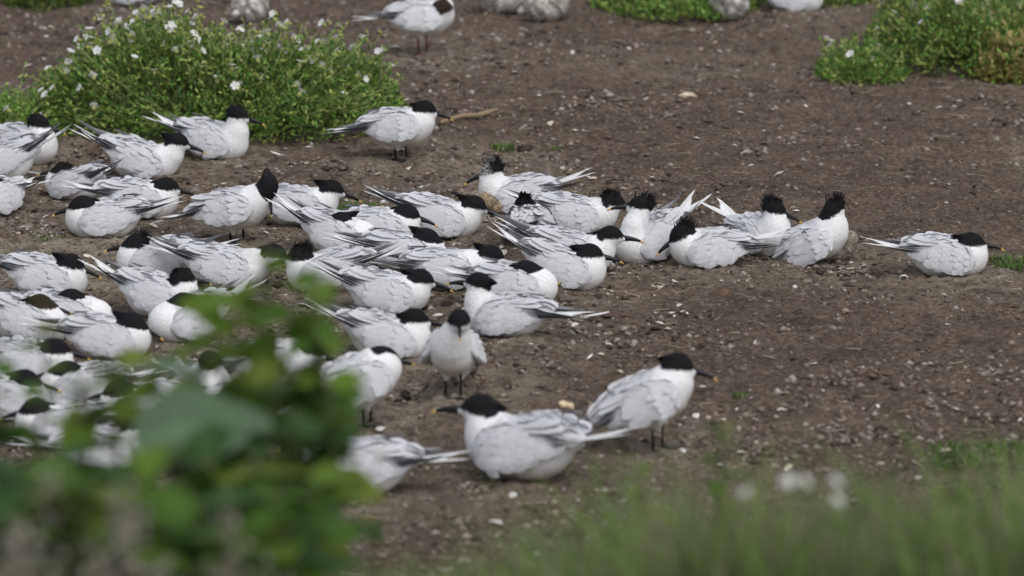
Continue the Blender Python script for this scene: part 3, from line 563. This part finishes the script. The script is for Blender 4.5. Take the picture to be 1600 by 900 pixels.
# single pieces one can point to
def clod(name, label, cat, px, py, sx, sy, sz, col, rz=0, mat=None, seed=0):
    rs = np.random.default_rng(seed + int(px)); p = at(px, py); v, f = IV, IF
    for _ in range(2):                              # subdivide
        e = {}; v = list(map(tuple, v)); nf = []
        def mid(a, b):
            k = (min(a, b), max(a, b))
            if k not in e: q = (np.array(v[a]) + np.array(v[b])) / 2; v.append(tuple(q / np.linalg.norm(q))); e[k] = len(v) - 1
            return e[k]
        for a, b, c in f: x, y, z = mid(a, b), mid(b, c), mid(c, a); nf += [(a, x, z), (x, b, y), (z, y, c), (x, y, z)]
        v = np.array(v); f = np.array(nf)
    d = .7 + .6 * vnoise(v[:, 0] * 2.3 + 9 + seed, v[:, 1] * 2.3 + v[:, 2] * 1.9 + 5, seed) + .25 * (vnoise(v[:, 0] * 6 + 3, v[:, 2] * 6 + v[:, 1] * 5, seed + 1) - .5)
    V = v * d[:, None] * (sx, sy, sz); K = np.array(col)[None] * 1.6 * (.7 + .6 * rs.random((len(V), 1)))
    o = mobj(name, mesh_data(name, V, f, K, False), mat or M_GRIT); o.location = p + Vector((0, 0, sz * .35)); o.rotation_euler[2] = rz; return tag(o, label, cat)
clod('soil_clod', 'dark lump of soil beside the small green tufts', 'clod', 822, 236, .026, .024, .016, (.035, .027, .022))
clod('soil_clod', 'reddish brown crumbly clod on open soil below the crested pair', 'clod', 1130, 463, .024, .02, .014, (.085, .05, .035), seed=3)
clod('soil_clod', 'dark brown clod right of the group at the end of a quill', 'clod', 962, 497, .034, .024, .015, (.06, .042, .032), seed=5)
clod('soil_clod', 'flat brown clod on the open soil at right', 'clod', 1385, 585, .024, .018, .007, (.07, .046, .034), seed=6)
clod('soil_clod', 'black clod at the breast of the plump standing tern', 'clod', 632, 622, .016, .014, .012, (.02, .016, .014), seed=8)
clod('pink_stone', 'pinkish flat stone behind the foreground standing tern', 'stone', 955, 619, .026, .02, .010, (.33, .19, .14), seed=2)
clod('pale_stone', 'flat cream stone on bare soil at upper right', 'stone', 1072, 150, .04, .03, .007, (.36, .30, .22), seed=4)
clod('pale_stone', 'rounded cream stone left of the large foreground tern tail', 'stone', 880, 637, .024, .02, .012, (.42, .33, .22), seed=9)
clod('pale_stone', 'pale stone beside the bill of the left-facing crested tern', 'stone', 133, 403, .012, .012, .009, (.45, .39, .3), seed=10)
def eggshell(label, px, py, r, rz, tiltx):
    th = np.linspace(0, R(105), 7); ph = np.linspace(0, 2 * np.pi, 14, endpoint=False); V = []
    for k, rr in ((1, 1.), (0, .94)):
        for a in th: V += [(rr * r * .74 * math.sin(a) * math.cos(b) * (1 + .06 * math.sin(3 * b)), rr * r * .74 * math.sin(a) * math.sin(b), -rr * r * math.cos(a) + (.12 * r * math.sin(5 * b) if a > 1.7 else 0)) for b in ph]
    F = [(k * 98 + i * 14 + j, k * 98 + i * 14 + (j + 1) % 14, k * 98 + (i + 1) * 14 + (j + 1) % 14, k * 98 + (i + 1) * 14 + j) for k in (0, 1) for i in range(6) for j in range(14)] + [(84 + j, 84 + (j + 1) % 14, 182 + (j + 1) % 14, 182 + j) for j in range(14)]
    o = mobj('eggshell', mesh_data('eggshell', V, F, np.tile((.66, .63, .57), (len(V), 1))), M_SHELL); o.location = at(px, py) + Vector((0, 0, r * .62)); o.rotation_euler = (tiltx, 0, rz); tag(o, label, 'eggshell')
eggshell('broken open eggshell on soil above the left edge tern', 30, 410, .024, .4, R(65))
eggshell('upturned half eggshell by the tail of the lone right tern', 1412, 441, .016, 0, R(100))
eggshell('small white eggshell half on the soil at centre right', 1183, 541, .013, 1, R(60))
def ground_feather(label, px, py, L, rz, col):
    mb = MB(); feather(mb, np.zeros(3), (1, 0, .12), (0, 0, 1), L, L * .24, col, 1.05, .95); V, F = tube([(-.25 * L, 0, 0), (.4 * L, 0, .05 * L), (.95 * L, 0, .13 * L)], [.0012, .001, .0004], 5); mb.add(V, F, (.6, .58, .52))
    o = mobj('loose_feather', mb.data('loose_feather'), M_PLUM); o.location = at(px, py) + Vector((0, 0, .012)); o.rotation_euler[2] = rz; tag(o, label, 'feather')
ground_feather('white moulted feather on soil right of the bush foot', 440, 248, .05, 2.4, WHITE)
ground_feather('dark moulted feather lying on soil right of the bush foot', 372, 266, .045, .6, np.array((.06, .06, .06)))
ground_feather('white quill on the soil right of the spread tail', 912, 501, .075, .25, WHITE * .95)
ground_feather('white feather on soil at left below the cut-off bird', 65, 277, .06, 3.0, WHITE)
ground_feather('white feather on the soil beyond the foreground standing tern', 918, 567, .035, 1.2, WHITE)
P0, P1 = at(688, 197), at(776, 183); mid = (P0 + P1) / 2
V, F = tube([np.array(P0 - mid) + (0, 0, .012), np.array((-.02, .004, .018)), np.array((.03, -.003, .022)), np.array(P1 - mid) + (0, 0, .024)], [.0075, .0085, .0085, .007], 9)
mb = MB(); mb.add(V, F, (.27, .20, .13)); o = mobj('fallen_stick', mb.data('fallen_stick'), M_WOOD); o.location = mid; tag(o, 'pale brown stick lying on soil behind the lone standing tern', 'stick')

# ------------------------------------------------------------------ plants
G_LEAF = [(.15, .27, .05), (.20, .34, .07), (.085, .17, .045), (.34, .39, .11)]
def flower_meshes():
    mb = MB()
    for k in range(5):                              # five notched petals
        a = k * 2 * math.pi / 5; c, s = math.cos(a), math.sin(a)
        P = np.array([(.0015, -.0015, 0), (.0015, .0015, 0), (.008, -.005, .003), (.008, .005, .003), (.014, -.0045, .002), (.014, .0045, .002), (.0115, 0, .003)]); P = np.stack([P[:, 0] * c - P[:, 1] * s, P[:, 0] * s + P[:, 1] * c, P[:, 2]], -1)
        mb.add(P, [(0, 2, 6), (0, 6, 1), (1, 6, 3), (2, 4, 6), (6, 5, 3)], (.78, .78, .76))
    fl = mb.data('flower')
    V, F = tube([(0, 0, -.020), (0, 0, -.016), (0, 0, -.010), (0, 0, -.004), (0, 0, .0)], [.002, .0058, .0068, .005, .0034], 9); mb = MB(); mb.add(V, F, (.36, .38, .15)); cx = mb.data('calyx')
    V, F = tube([(0, 0, -.006), (0, 0, -.001), (0, 0, .005), (0, 0, .010)], [.0016, .0046, .0050, .0012], 8); mb = MB(); mb.add(V, F, (.38, .40, .14)); return fl, cx, mb.data('bud')
ME_FLOWER, ME_CALYX, ME_BUD = flower_meshes()
def add_flower(root, p, s=1., seed=0, bud=False, face=0.):
    rs = random.Random(seed); e = Matrix.Translation(p) @ Matrix.Rotation(face + rs.uniform(-1.2, 1.2) * (1 if not face else .3), 4, 'X') @ Matrix.Rotation(rs.uniform(-.9, .9), 4, 'Y') @ Matrix.Rotation(rs.uniform(0, 6), 4, 'Z') @ Matrix.Scale(s, 4)
    if bud: return mobj('bud', ME_BUD, M_PETAL, root, e)
    f = mobj('flower', ME_FLOWER, M_PETAL, root, e); mobj('calyx', ME_CALYX, M_PETAL, f); return f
def leaves(mb, P, D, L, Wd, col):
    s = np.cross(D, rng.normal(0, 1, 3)); s = nrm(s); u = np.cross(s, D)
    V = np.array([P, P + D * L * .5 + s * Wd + u * Wd * .35, P + D * L, P + D * L * .5 - s * Wd + u * Wd * .35, P + D * L * .55])
    mb.add(V, [(0, 1, 4), (1, 2, 4), (0, 4, 3), (4, 2, 3)], col)
def bush(name, label, cat, px, py, rx, ry, h, nleaf, nstem, flowers, tone=1., seed=1, leafL=.017, yellow=0.):
    rs = np.random.default_rng(seed); base = at(px, py); root = empty(name, base); tag(root, label, cat)
    def top(u, v):                                   # uneven dome
        r = u * u + v * v; return max(0, 1 - r) ** .55 * (.72 + .75 * (vnoise(np.array(u * 2.6 + 5 + seed), np.array(v * 2.6 + 3), seed) - .3) + .5 * (vnoise(np.array(u * 7 + 5 + seed), np.array(v * 8 + 3), seed) - .5)) * h
    mb = MB(); ms = MB(); tips = []
    for _ in range(nleaf):
        a = rs.random() * 6.283; r = rs.random() ** .6; u, v = r * math.cos(a), r * math.sin(a); tz = top(u, v)
        d = rs.random() ** .38; z = tz * d + rs.normal(0, .008); p = np.array((u * rx, v * ry, max(z, .004))); D = nrm(np.array((u * .7, v * .7, .55)) + rs.normal(0, .55, 3))
        c = np.array(G_LEAF[rs.integers(0, 4)]) * tone * rs.uniform(.75, 1.25)
        if rs.random() < yellow: c = np.array((.30, .26, .09)) * rs.uniform(.7, 1.2)
        leaves(mb, p, D, leafL * rs.uniform(.6, 1.5), leafL * .23 * rs.uniform(.8, 1.4), c)
    for i in range(nstem):
        a = rs.random() * 6.283; r = rs.random() ** .5 * .97; u, v = r * math.cos(a), r * math.sin(a); tz = top(u, v) * rs.uniform(.85, 1.06) + .10 * rs.random() ** 2.2
        e = np.array((u * rx, v * ry, tz)); q = np.array((u * rx * .35, v * ry * .35, 0)); m = (q + e) / 2 + np.array((u * rx * .15, v * ry * .15, .1 * h)) + rs.normal(0, .015, 3)
        t = np.linspace(0, 1, 6)[:, None]; V, F = tube((1 - t) ** 2 * q + 2 * t * (1 - t) * m + t * t * e, [.0022, .002, .0018, .0016, .0013, .001], 4); ms.add(V, F, np.array((.27, .32, .12)) * rs.uniform(.6, 1.3)); tips.append(e)
        for q_ in np.linspace(.7, 1., 7): leaves(mb, ((1 - q_) ** 2 * q + 2 * q_ * (1 - q_) * m + q_ * q_ * e), nrm(rs.normal(0, 1, 3) + np.array((0, 0, .5))), leafL * rs.uniform(.7, 1.4), leafL * .25, np.array(G_LEAF[rs.integers(0, 4)] if rs.random() > yellow else (.30, .25, .10)) * tone)
    mb_o = mobj('foliage', mb.data('foliage', False), M_LEAF, root); mb_o['kind'] = 'stuff'
    s_o = mobj('stems', ms.data('stems'), M_STEM, root); s_o['kind'] = 'stuff'
    tips.sort(key=lambda e: -e[2] - .12 * rs.random()); tips = tips[:max(8, int(len(tips) * .75))]
    for i in range(flowers):
        e = tips[int(rs.random() ** 1.5 * len(tips))]; k = i % 5; hgt = rs.uniform(.002, .02)
        p = Vector(e) + Vector((rs.normal(0, .008), rs.normal(0, .008), hgt)); add_flower(root, p, rs.uniform(.85, 1.2), seed * 1000 + i, bud=(k in (1, 3)))
    return root
bush('campion_bush', 'rounded green bush with white bladder flowers behind the terns at left', 'bush', 338, 196, .63, .35, .30, 18000, 1000, 330, 1., 3, leafL=.019)
bush('campion_bush', 'low green leafy sprawl at left edge beside the flowering bush', 'bush', -10, 208, .26, .3, .13, 5000, 60, 14, 1.15, 5)
bush('campion_bush', 'green bush with pale flowers at upper right corner', 'bush', 1522, 92, .38, .38, .25, 11000, 420, 130, 1.0, 8, leafL=.021, yellow=.08)
bush('campion_bush', 'low ragged green fringe left of the upper right bush', 'bush', 1345, 116, .15, .22, .055, 2600, 120, 14, 1.0, 18, leafL=.02)
bush('dry_clump', 'straw coloured dry clump at right edge before the upper right bush', 'plant', 1585, 118, .15, .18, .11, 4200, 160, 4, 1.3, 9, leafL=.026, yellow=.8)
bush('campion_bush', 'green strip of low plants along the upper edge right of centre', 'bush', 1055, 6, .30, .4, .11, 7000, 80, 5, 1.1, 11, leafL=.022)
bush('campion_bush', 'dark green plant cut by the upper edge at left', 'bush', 75, 2, .16, .2, .12, 3500, 30, 4, .75, 13, leafL=.022)
bush('campion_bush', 'low green plants behind the white bird at upper edge', 'bush', 1270, -6, .24, .3, .10, 4500, 50, 4, 1.0, 15, leafL=.022)

def blades(mb, n, spread_x, spread_y, h, bend, cols, w=.0022, rs=rng, ground=None, origin=(0, 0)):
    for _ in range(n):
        x, y = rs.uniform(-1, 1) * spread_x, rs.uniform(-1, 1) * spread_y; L = h * rs.uniform(.45, 1.15); a = rs.random() * 6.283; b = bend * rs.uniform(.2, 1.3); z0 = 0 if ground is None else ground(x + origin[0], y + origin[1])
        t = np.array((0, .35, .7, 1.)); P = np.stack([x + math.cos(a) * b * L * t ** 2, y + math.sin(a) * b * L * t ** 2, z0 + L * t * (1 - .3 * b * t)], -1); sd_ = np.array((-math.sin(a), math.cos(a), 0)) * w * rs.uniform(.7, 1.4)
        V = np.vstack([P[:3] - sd_ * np.array((1, .9, .6))[:, None], P[:3] + sd_ * np.array((1, .9, .6))[:, None], P[3:]]); c = np.array(cols[rs.integers(0, len(cols))]) * rs.uniform(.75, 1.25)
        mb.add(V, [(0, 3, 4), (0, 4, 1), (1, 4, 5), (1, 5, 2), (2, 5, 6)], c)
GR = [(.09, .16, .035), (.13, .20, .05), (.07, .12, .03)]
def tuft(label, px, py, rx, ry, h, n):
    p = at(px, py); mb = MB(); blades(mb, n, rx, ry, h, .9, GR, .0022); o = mobj('grass_tuft', mb.data('grass_tuft', False), M_GRASS); o.location = p; tag(o, label, 'grass tuft')
tuft('tiny green tuft left of the dark clod behind the crested tern', 785, 234, .035, .03, .03, 90)
tuft('tiny green tuft right of the dark clod behind the crested tern', 866, 237, .025, .03, .02, 60)
tuft('low grass patch between sitting terns near the middle', 556, 338, .065, .12, .035, 420)
tuft('small grass tuft at right edge beyond the lone tern', 1580, 416, .055, .08, .03, 220)
tuft('flat pale green grass patch at lower right edge', 1545, 716, .14, .12, .03, 520)
tuft('faint grass sprigs below the bare patch at left', 75, 372, .05, .05, .015, 70)
tuft('few green blades right of the foreground standing tern', 1158, 622, .02, .02, .018, 30)

# grassy bank in the foreground
def bank_grass():
    rs = np.random.default_rng(21); mb = MB(); GC = [(.10, .18, .035), (.15, .25, .045), (.09, .135, .04), (.19, .19, .09), (.2, .17, .115)]
    def patch(n, x0, x1, y0, y1, k, w=.0035):
        for _ in range(n):
            x = rs.uniform(x0, x1); y = rs.uniform(y0, y1); u = 800 + x * FPX / y
            ytop = np.interp(u, [-400, 0, 500, 700, 900, 1000, 1120, 1220, 1380, 1500, 1620, 2200], [860, 880, 905, 880, 820, 755, 668, 722, 738, 708, 680, 690]) + 70 * (vnoise(np.array(u / 55.), np.array(y * 3.), 4) - .5)
            z = CAM_H - y * math.tan(PITCH + math.atan((ytop - 450) / FPX)); g = float(gh(x, y)); h = max(z - g, .08) * k * rs.uniform(.7, 1.02); sub = MB()
            pk = vnoise(np.array(u / 70. + 9), np.array(y * 2.5), 8); pal = GC[:2] if pk > .55 else GC[2:] if pk < .35 else GC
            blades(sub, 5, .03, .03, h, .85, pal, w * (1.6 if pk > .55 else 1.), rs); mb.add(np.vstack(sub.V) + (x, y, g - .01), np.vstack(sub.F), np.vstack(sub.K))
    patch(2600, -.25, 1.7, 7.4, 8.7, 1.08); patch(700, -1.8, -.2, 7.0, 7.8, 1.)
    tag(mobj('bank_grass', mb.data('bank_grass', False), M_GRASS), 'out-of-focus green grass along the bottom foreground', 'grass', kind='stuff')
bank_grass()

# broad-leaved plants on the bank
def leaf_mesh(seed, col):
    rs = np.random.default_rng(seed); nu, nv = 8, 4; V = []; K = []
    for i in range(nu + 1):
        t = i / nu; hw = .36 * math.sin(math.pi * min(t * .93 + .05, 1)) ** .75 * (1.1 - .45 * t)
        for j in range(-nv, nv + 1):
            v = j / nv; V.append((t, v * hw, .10 * abs(v) * hw * 2 - .30 * t * t + .03 * math.sin(9 * t + seed) * v + .02 * math.sin(14 * t) * abs(v))); K.append(np.array(col) * (1.25 if j == 0 else 1.))
    m = 2 * nv + 1; F = [(i * m + j, i * m + j + 1, (i + 1) * m + j + 1, (i + 1) * m + j) for i in range(nu) for j in range(2 * nv)]
    return mesh_data('leaf', V, F, np.array(K))
LEAVES = [leaf_mesh(1, (.065, .135, .018)), leaf_mesh(2, (.11, .185, .022)), leaf_mesh(3, (.042, .095, .022)), leaf_mesh(4, (.155, .205, .033)), leaf_mesh(5, (.105, .165, .095))]
def leafy_plant(label, px, ytop, dist, n, size, lean=0., seed=0, kinds=(0, 1, 2), low=.15):
    dist -= .4; rs = np.random.default_rng(seed); tip = at_d(px, ytop, dist); bx = tip.x - lean; bz = float(gh(bx, dist)); root = empty('leafy_plant', (bx, dist, bz)); tag(root, label, 'plant')
    h = tip.z - bz; t = np.linspace(0, 1, 9); P = np.stack([lean * t ** 1.5 + .012 * np.sin(t * 7 + seed), .02 * np.sin(t * 5 + seed), h * t], -1); V, F = tube(P, .006 - .004 * t, 6)
    mb = MB(); mb.add(V, F, (.10, .085, .05)); mobj('stem', mb.data('stem'), M_STEM, root)
    for i in range(n):
        q = low + (1 - low) * (i + .3) / n; p = np.array([np.interp(q, t, P[:, k]) for k in range(3)]); a = i * 2.4 + rs.normal(0, .4); L = size * (1.25 - .75 * q) * rs.uniform(.75, 1.2)
        M = Matrix.Translation(p) @ Matrix.Rotation(a, 4, 'Z') @ Matrix.Rotation(-rs.uniform(-.1, .75), 4, 'Y') @ Matrix.Rotation(rs.normal(0, .35), 4, 'X') @ Matrix.Diagonal((L, L, L, 1))
        mobj('leaf', LEAVES[kinds[rs.integers(0, len(kinds))]], M_BIGLEAF, root, M)
    return root
leafy_plant('tallest leafy plant in the left foreground, its tip among the terns', 405, 385, 8.5, 24, .14, .03, 1, (0, 1, 1, 3), .5)
leafy_plant('leafy foreground plant right of the tallest one, edging the bare soil', 492, 490, 8.3, 20, .125, .03, 2, (0, 1, 2), .5)
leafy_plant('foreground plant with one very large pale leaf', 320, 585, 8.0, 16, .17, -.02, 3, (0, 2, 4), .5)
leafy_plant('leafy foreground stem left of the large pale leaf', 190, 555, 8.2, 14, .12, .04, 4, (1, 3, 0), .5)
leafy_plant('dark leafy plant at the left frame edge', 6, 520, 8.1, 12, .12, .03, 5, (0, 1, 2), .5)
leafy_plant('low leafy plant in the lower left corner', 80, 700, 7.8, 14, .13, 0, 6, (0, 2, 1), .5)
leafy_plant('dark low plant under the large pale leaf', 270, 690, 7.8, 16, .15, .02, 7, (0, 2), .5)
leafy_plant('low plant at right side of the left foreground thicket', 450, 640, 7.9, 11, .14, .05, 8, (0, 1, 2), .5)
leafy_plant('low dark plant at bottom between the thicket and open soil', 400, 715, 7.7, 12, .14, .02, 9, (0, 2, 1), .5)
leafy_plant('slender plant with upright leaves behind the large pale leaf', 345, 505, 8.4, 12, .10, -.02, 10, (0, 1, 3), .5)
leafy_plant('broad-leaved plant at the foot of the thicket, third from left edge', 150, 750, 7.6, 14, .14, .02, 11, (0, 2, 1), .5)
leafy_plant('dark leafy plant at bottom right corner of the thicket', 490, 740, 7.6, 14, .13, .02, 12, (0, 2, 1), .5)
leafy_plant('leafy stem between the left edge and the bright white tern', 118, 585, 8.2, 11, .10, -.03, 13, (1, 3, 0), .5)
leafy_plant('lowest plant at bottom edge under the seed stalks', 300, 780, 7.3, 14, .16, .0, 14, (0, 2), .5)
for k, (lb, px, yt, d, n, sz) in enumerate([('dark leafy plant filling the lower left between seed stalks', 225, 735, 7.5, 18, .19), ('dark leafy plant near bottom left corner behind a seed stalk', 40, 720, 7.6, 18, .18), ('leafy plant with glossy leaves right of the large pale leaf', 425, 575, 8.1, 8, .13), ('leafy plant at the right fringe of the thicket, mid height', 505, 590, 8.2, 14, .12), ('broad dark plant directly below the large pale leaf', 330, 720, 7.7, 20, .19), ('low broad plant at the bottom, right half of the thicket', 440, 770, 7.4, 18, .17), ('upright leafy shoot above the large pale leaf', 290, 560, 8.2, 12, .12)]):
    leafy_plant(lb, px, yt, d, n, sz, .02 * (-1) ** k, 30 + k, (0, 1, 2, 3), .5)
for k, (lb, px, yt, d, n, sz) in enumerate([('thin leafy shoot reaching up beside the tallest plant', 462, 425, 8.4, 12, .13), ('thin shoot with few leaves left of the tallest plant', 335, 455, 8.5, 10, .12), ('thin leafy shoot at left among the hidden terns', 60, 505, 8.4, 11, .12), ('short leafy shoot before the terns at lower left', 245, 575, 8.3, 11, .13), ('leafy shoot spreading over the terns right of the tallest plant', 505, 445, 8.3, 13, .12), ('upright leafy shoot between the tallest plant and the pale leaf', 375, 470, 8.3, 15, .13), ('leafy shoot over the flock at left, above the bright white tern', 150, 560, 8.2, 12, .12), ('leafy shoot in front of the slim left-facing tern', 300, 500, 8.4, 11, .11), ('fresh green plant low in the left foreground corner', 130, 745, 7.3, 16, .15)]):
    leafy_plant(lb, px, yt, d, n, sz, .02 * (-1) ** k, 50 + k, (0, 1, 3), .55)
for k, (lb, px, yt, n, sz) in enumerate([('small leafy sprig left of the standing foreground tern', 915, 725, 9, .05), ('small leafy sprig before the feet of the foreground standing tern', 985, 712, 10, .05), ('tallest leafy sprig in the right foreground grass', 1125, 655, 14, .06), ('leafy sprig in the grass below the flower row', 1290, 790, 12, .06), ('leafy sprig in the grass near the right edge', 1490, 740, 12, .06), ('lone low green sprig at lower centre', 590, 795, 5, .06), ('leafy sprig low in the grass, bottom centre right', 1040, 810, 12, .06)]):
    leafy_plant(lb, px, yt, 8.5, n, sz, .02 * (-1) ** k, 70 + k, (0, 1, 3), .55)
big = bpy.data.objects['leafy_plant.002']; pb = at_d(318, 672, 7.5) - big.location
mobj('leaf', LEAVES[4], M_BIGLEAF, big, Matrix.Translation(pb - Vector((.10, 0, .02))) @ Matrix.Rotation(.25, 4, 'Z') @ Matrix.Rotation(-.25, 4, 'Y') @ Matrix.Rotation(.75, 4, 'X') @ Matrix.Scale(.21, 4))['label'] = 'very large pale green leaf'
def sprig(label, pts, dist, seed):
    p0 = at_d(*pts[0], dist); bz = float(gh(p0.x, dist)); root = empty('flower_sprig', (p0.x, dist, bz)); tag(root, label, 'flowers', 'white flowers in the foreground'); mb = MB()
    for i, q in enumerate(pts):
        e = np.array(at_d(*q, dist)) - np.array(root.location); t = np.linspace(0, 1, 6)[:, None]; m = np.array((e[0] * .2, .02, e[2] * .6)); V, F = tube(2 * t * (1 - t) * m + t * t * e, .0016, 5); mb.add(V, F, (.10, .14, .05))
        add_flower(root, Vector(e), .8, seed + i, face=.6)
    mobj('stems', mb.data('stems'), M_STEM, root)
sprig('white flowers before the dark leaves at lower centre left', [(436, 772), (470, 800), (455, 812), (488, 806), (466, 842)], 7.8, 50)
sprig('pale flowers at the right edge of the leafy thicket', [(495, 640), (502, 668), (488, 700), (598, 706)], 8.3, 70)
sprig('single white flower low in the right foreground grass', [(1166, 770)], 7.35, 90)
sprig('row of pale flowers in the right foreground grass', [(1232, 752), (1258, 752), (1306, 752), (1308, 782)], 7.35, 95)
def seed_stalk(label, px, ytop, dist, seed, wd=.045):
    rs = np.random.default_rng(seed); tip = at_d(px, ytop, dist); bz = float(gh(tip.x, dist)); h = tip.z - bz; root = empty('seed_stalk', (tip.x, dist, bz)); tag(root, label, 'dry plant', 'dry seed stalks in the lower left foreground')
    V, F = tube([(0, 0, 0), (.01, 0, h * .5), (0, 0, h)], [.005, .004, .002], 6); mb = MB(); mb.add(V, F, (.16, .12, .08)); mobj('stem', mb.data('stem'), M_STEM, root); mb = MB()
    for _ in range(220):
        q = rs.random(); br_ = int(q * 9); a = br_ * 2.4 + rs.normal(0, .25); z = h * (1 - .55 * (br_ + .5) / 9) + rs.normal(0, .012); r = wd * 2.2 * (.15 + br_ / 9) * rs.random(); z += r * .7; s = rs.uniform(.003, .0065); mb.add(IV * s * (1, 1, 1.3) + (r * math.cos(a), r * math.sin(a), z + rs.normal(0, .01)), IF, np.array((.23, .22, .17)) * rs.uniform(.6, 1.3))
    o = mobj('seed_head', mb.data('seed_head'), M_SEED, root); o['kind'] = 'stuff'
seed_stalk('leftmost blurred brownish seed stalk at bottom left', 78, 770, 6.9, 1)
seed_stalk('blurred grey-brown seed stalk second from left at bottom', 192, 800, 6.8, 2)
seed_stalk('blurred brown seed stalk under the large pale leaf', 352, 805, 6.9, 3)
seed_stalk('shortest blurred seed stalk in the bottom left corner', 24, 845, 6.7, 4)
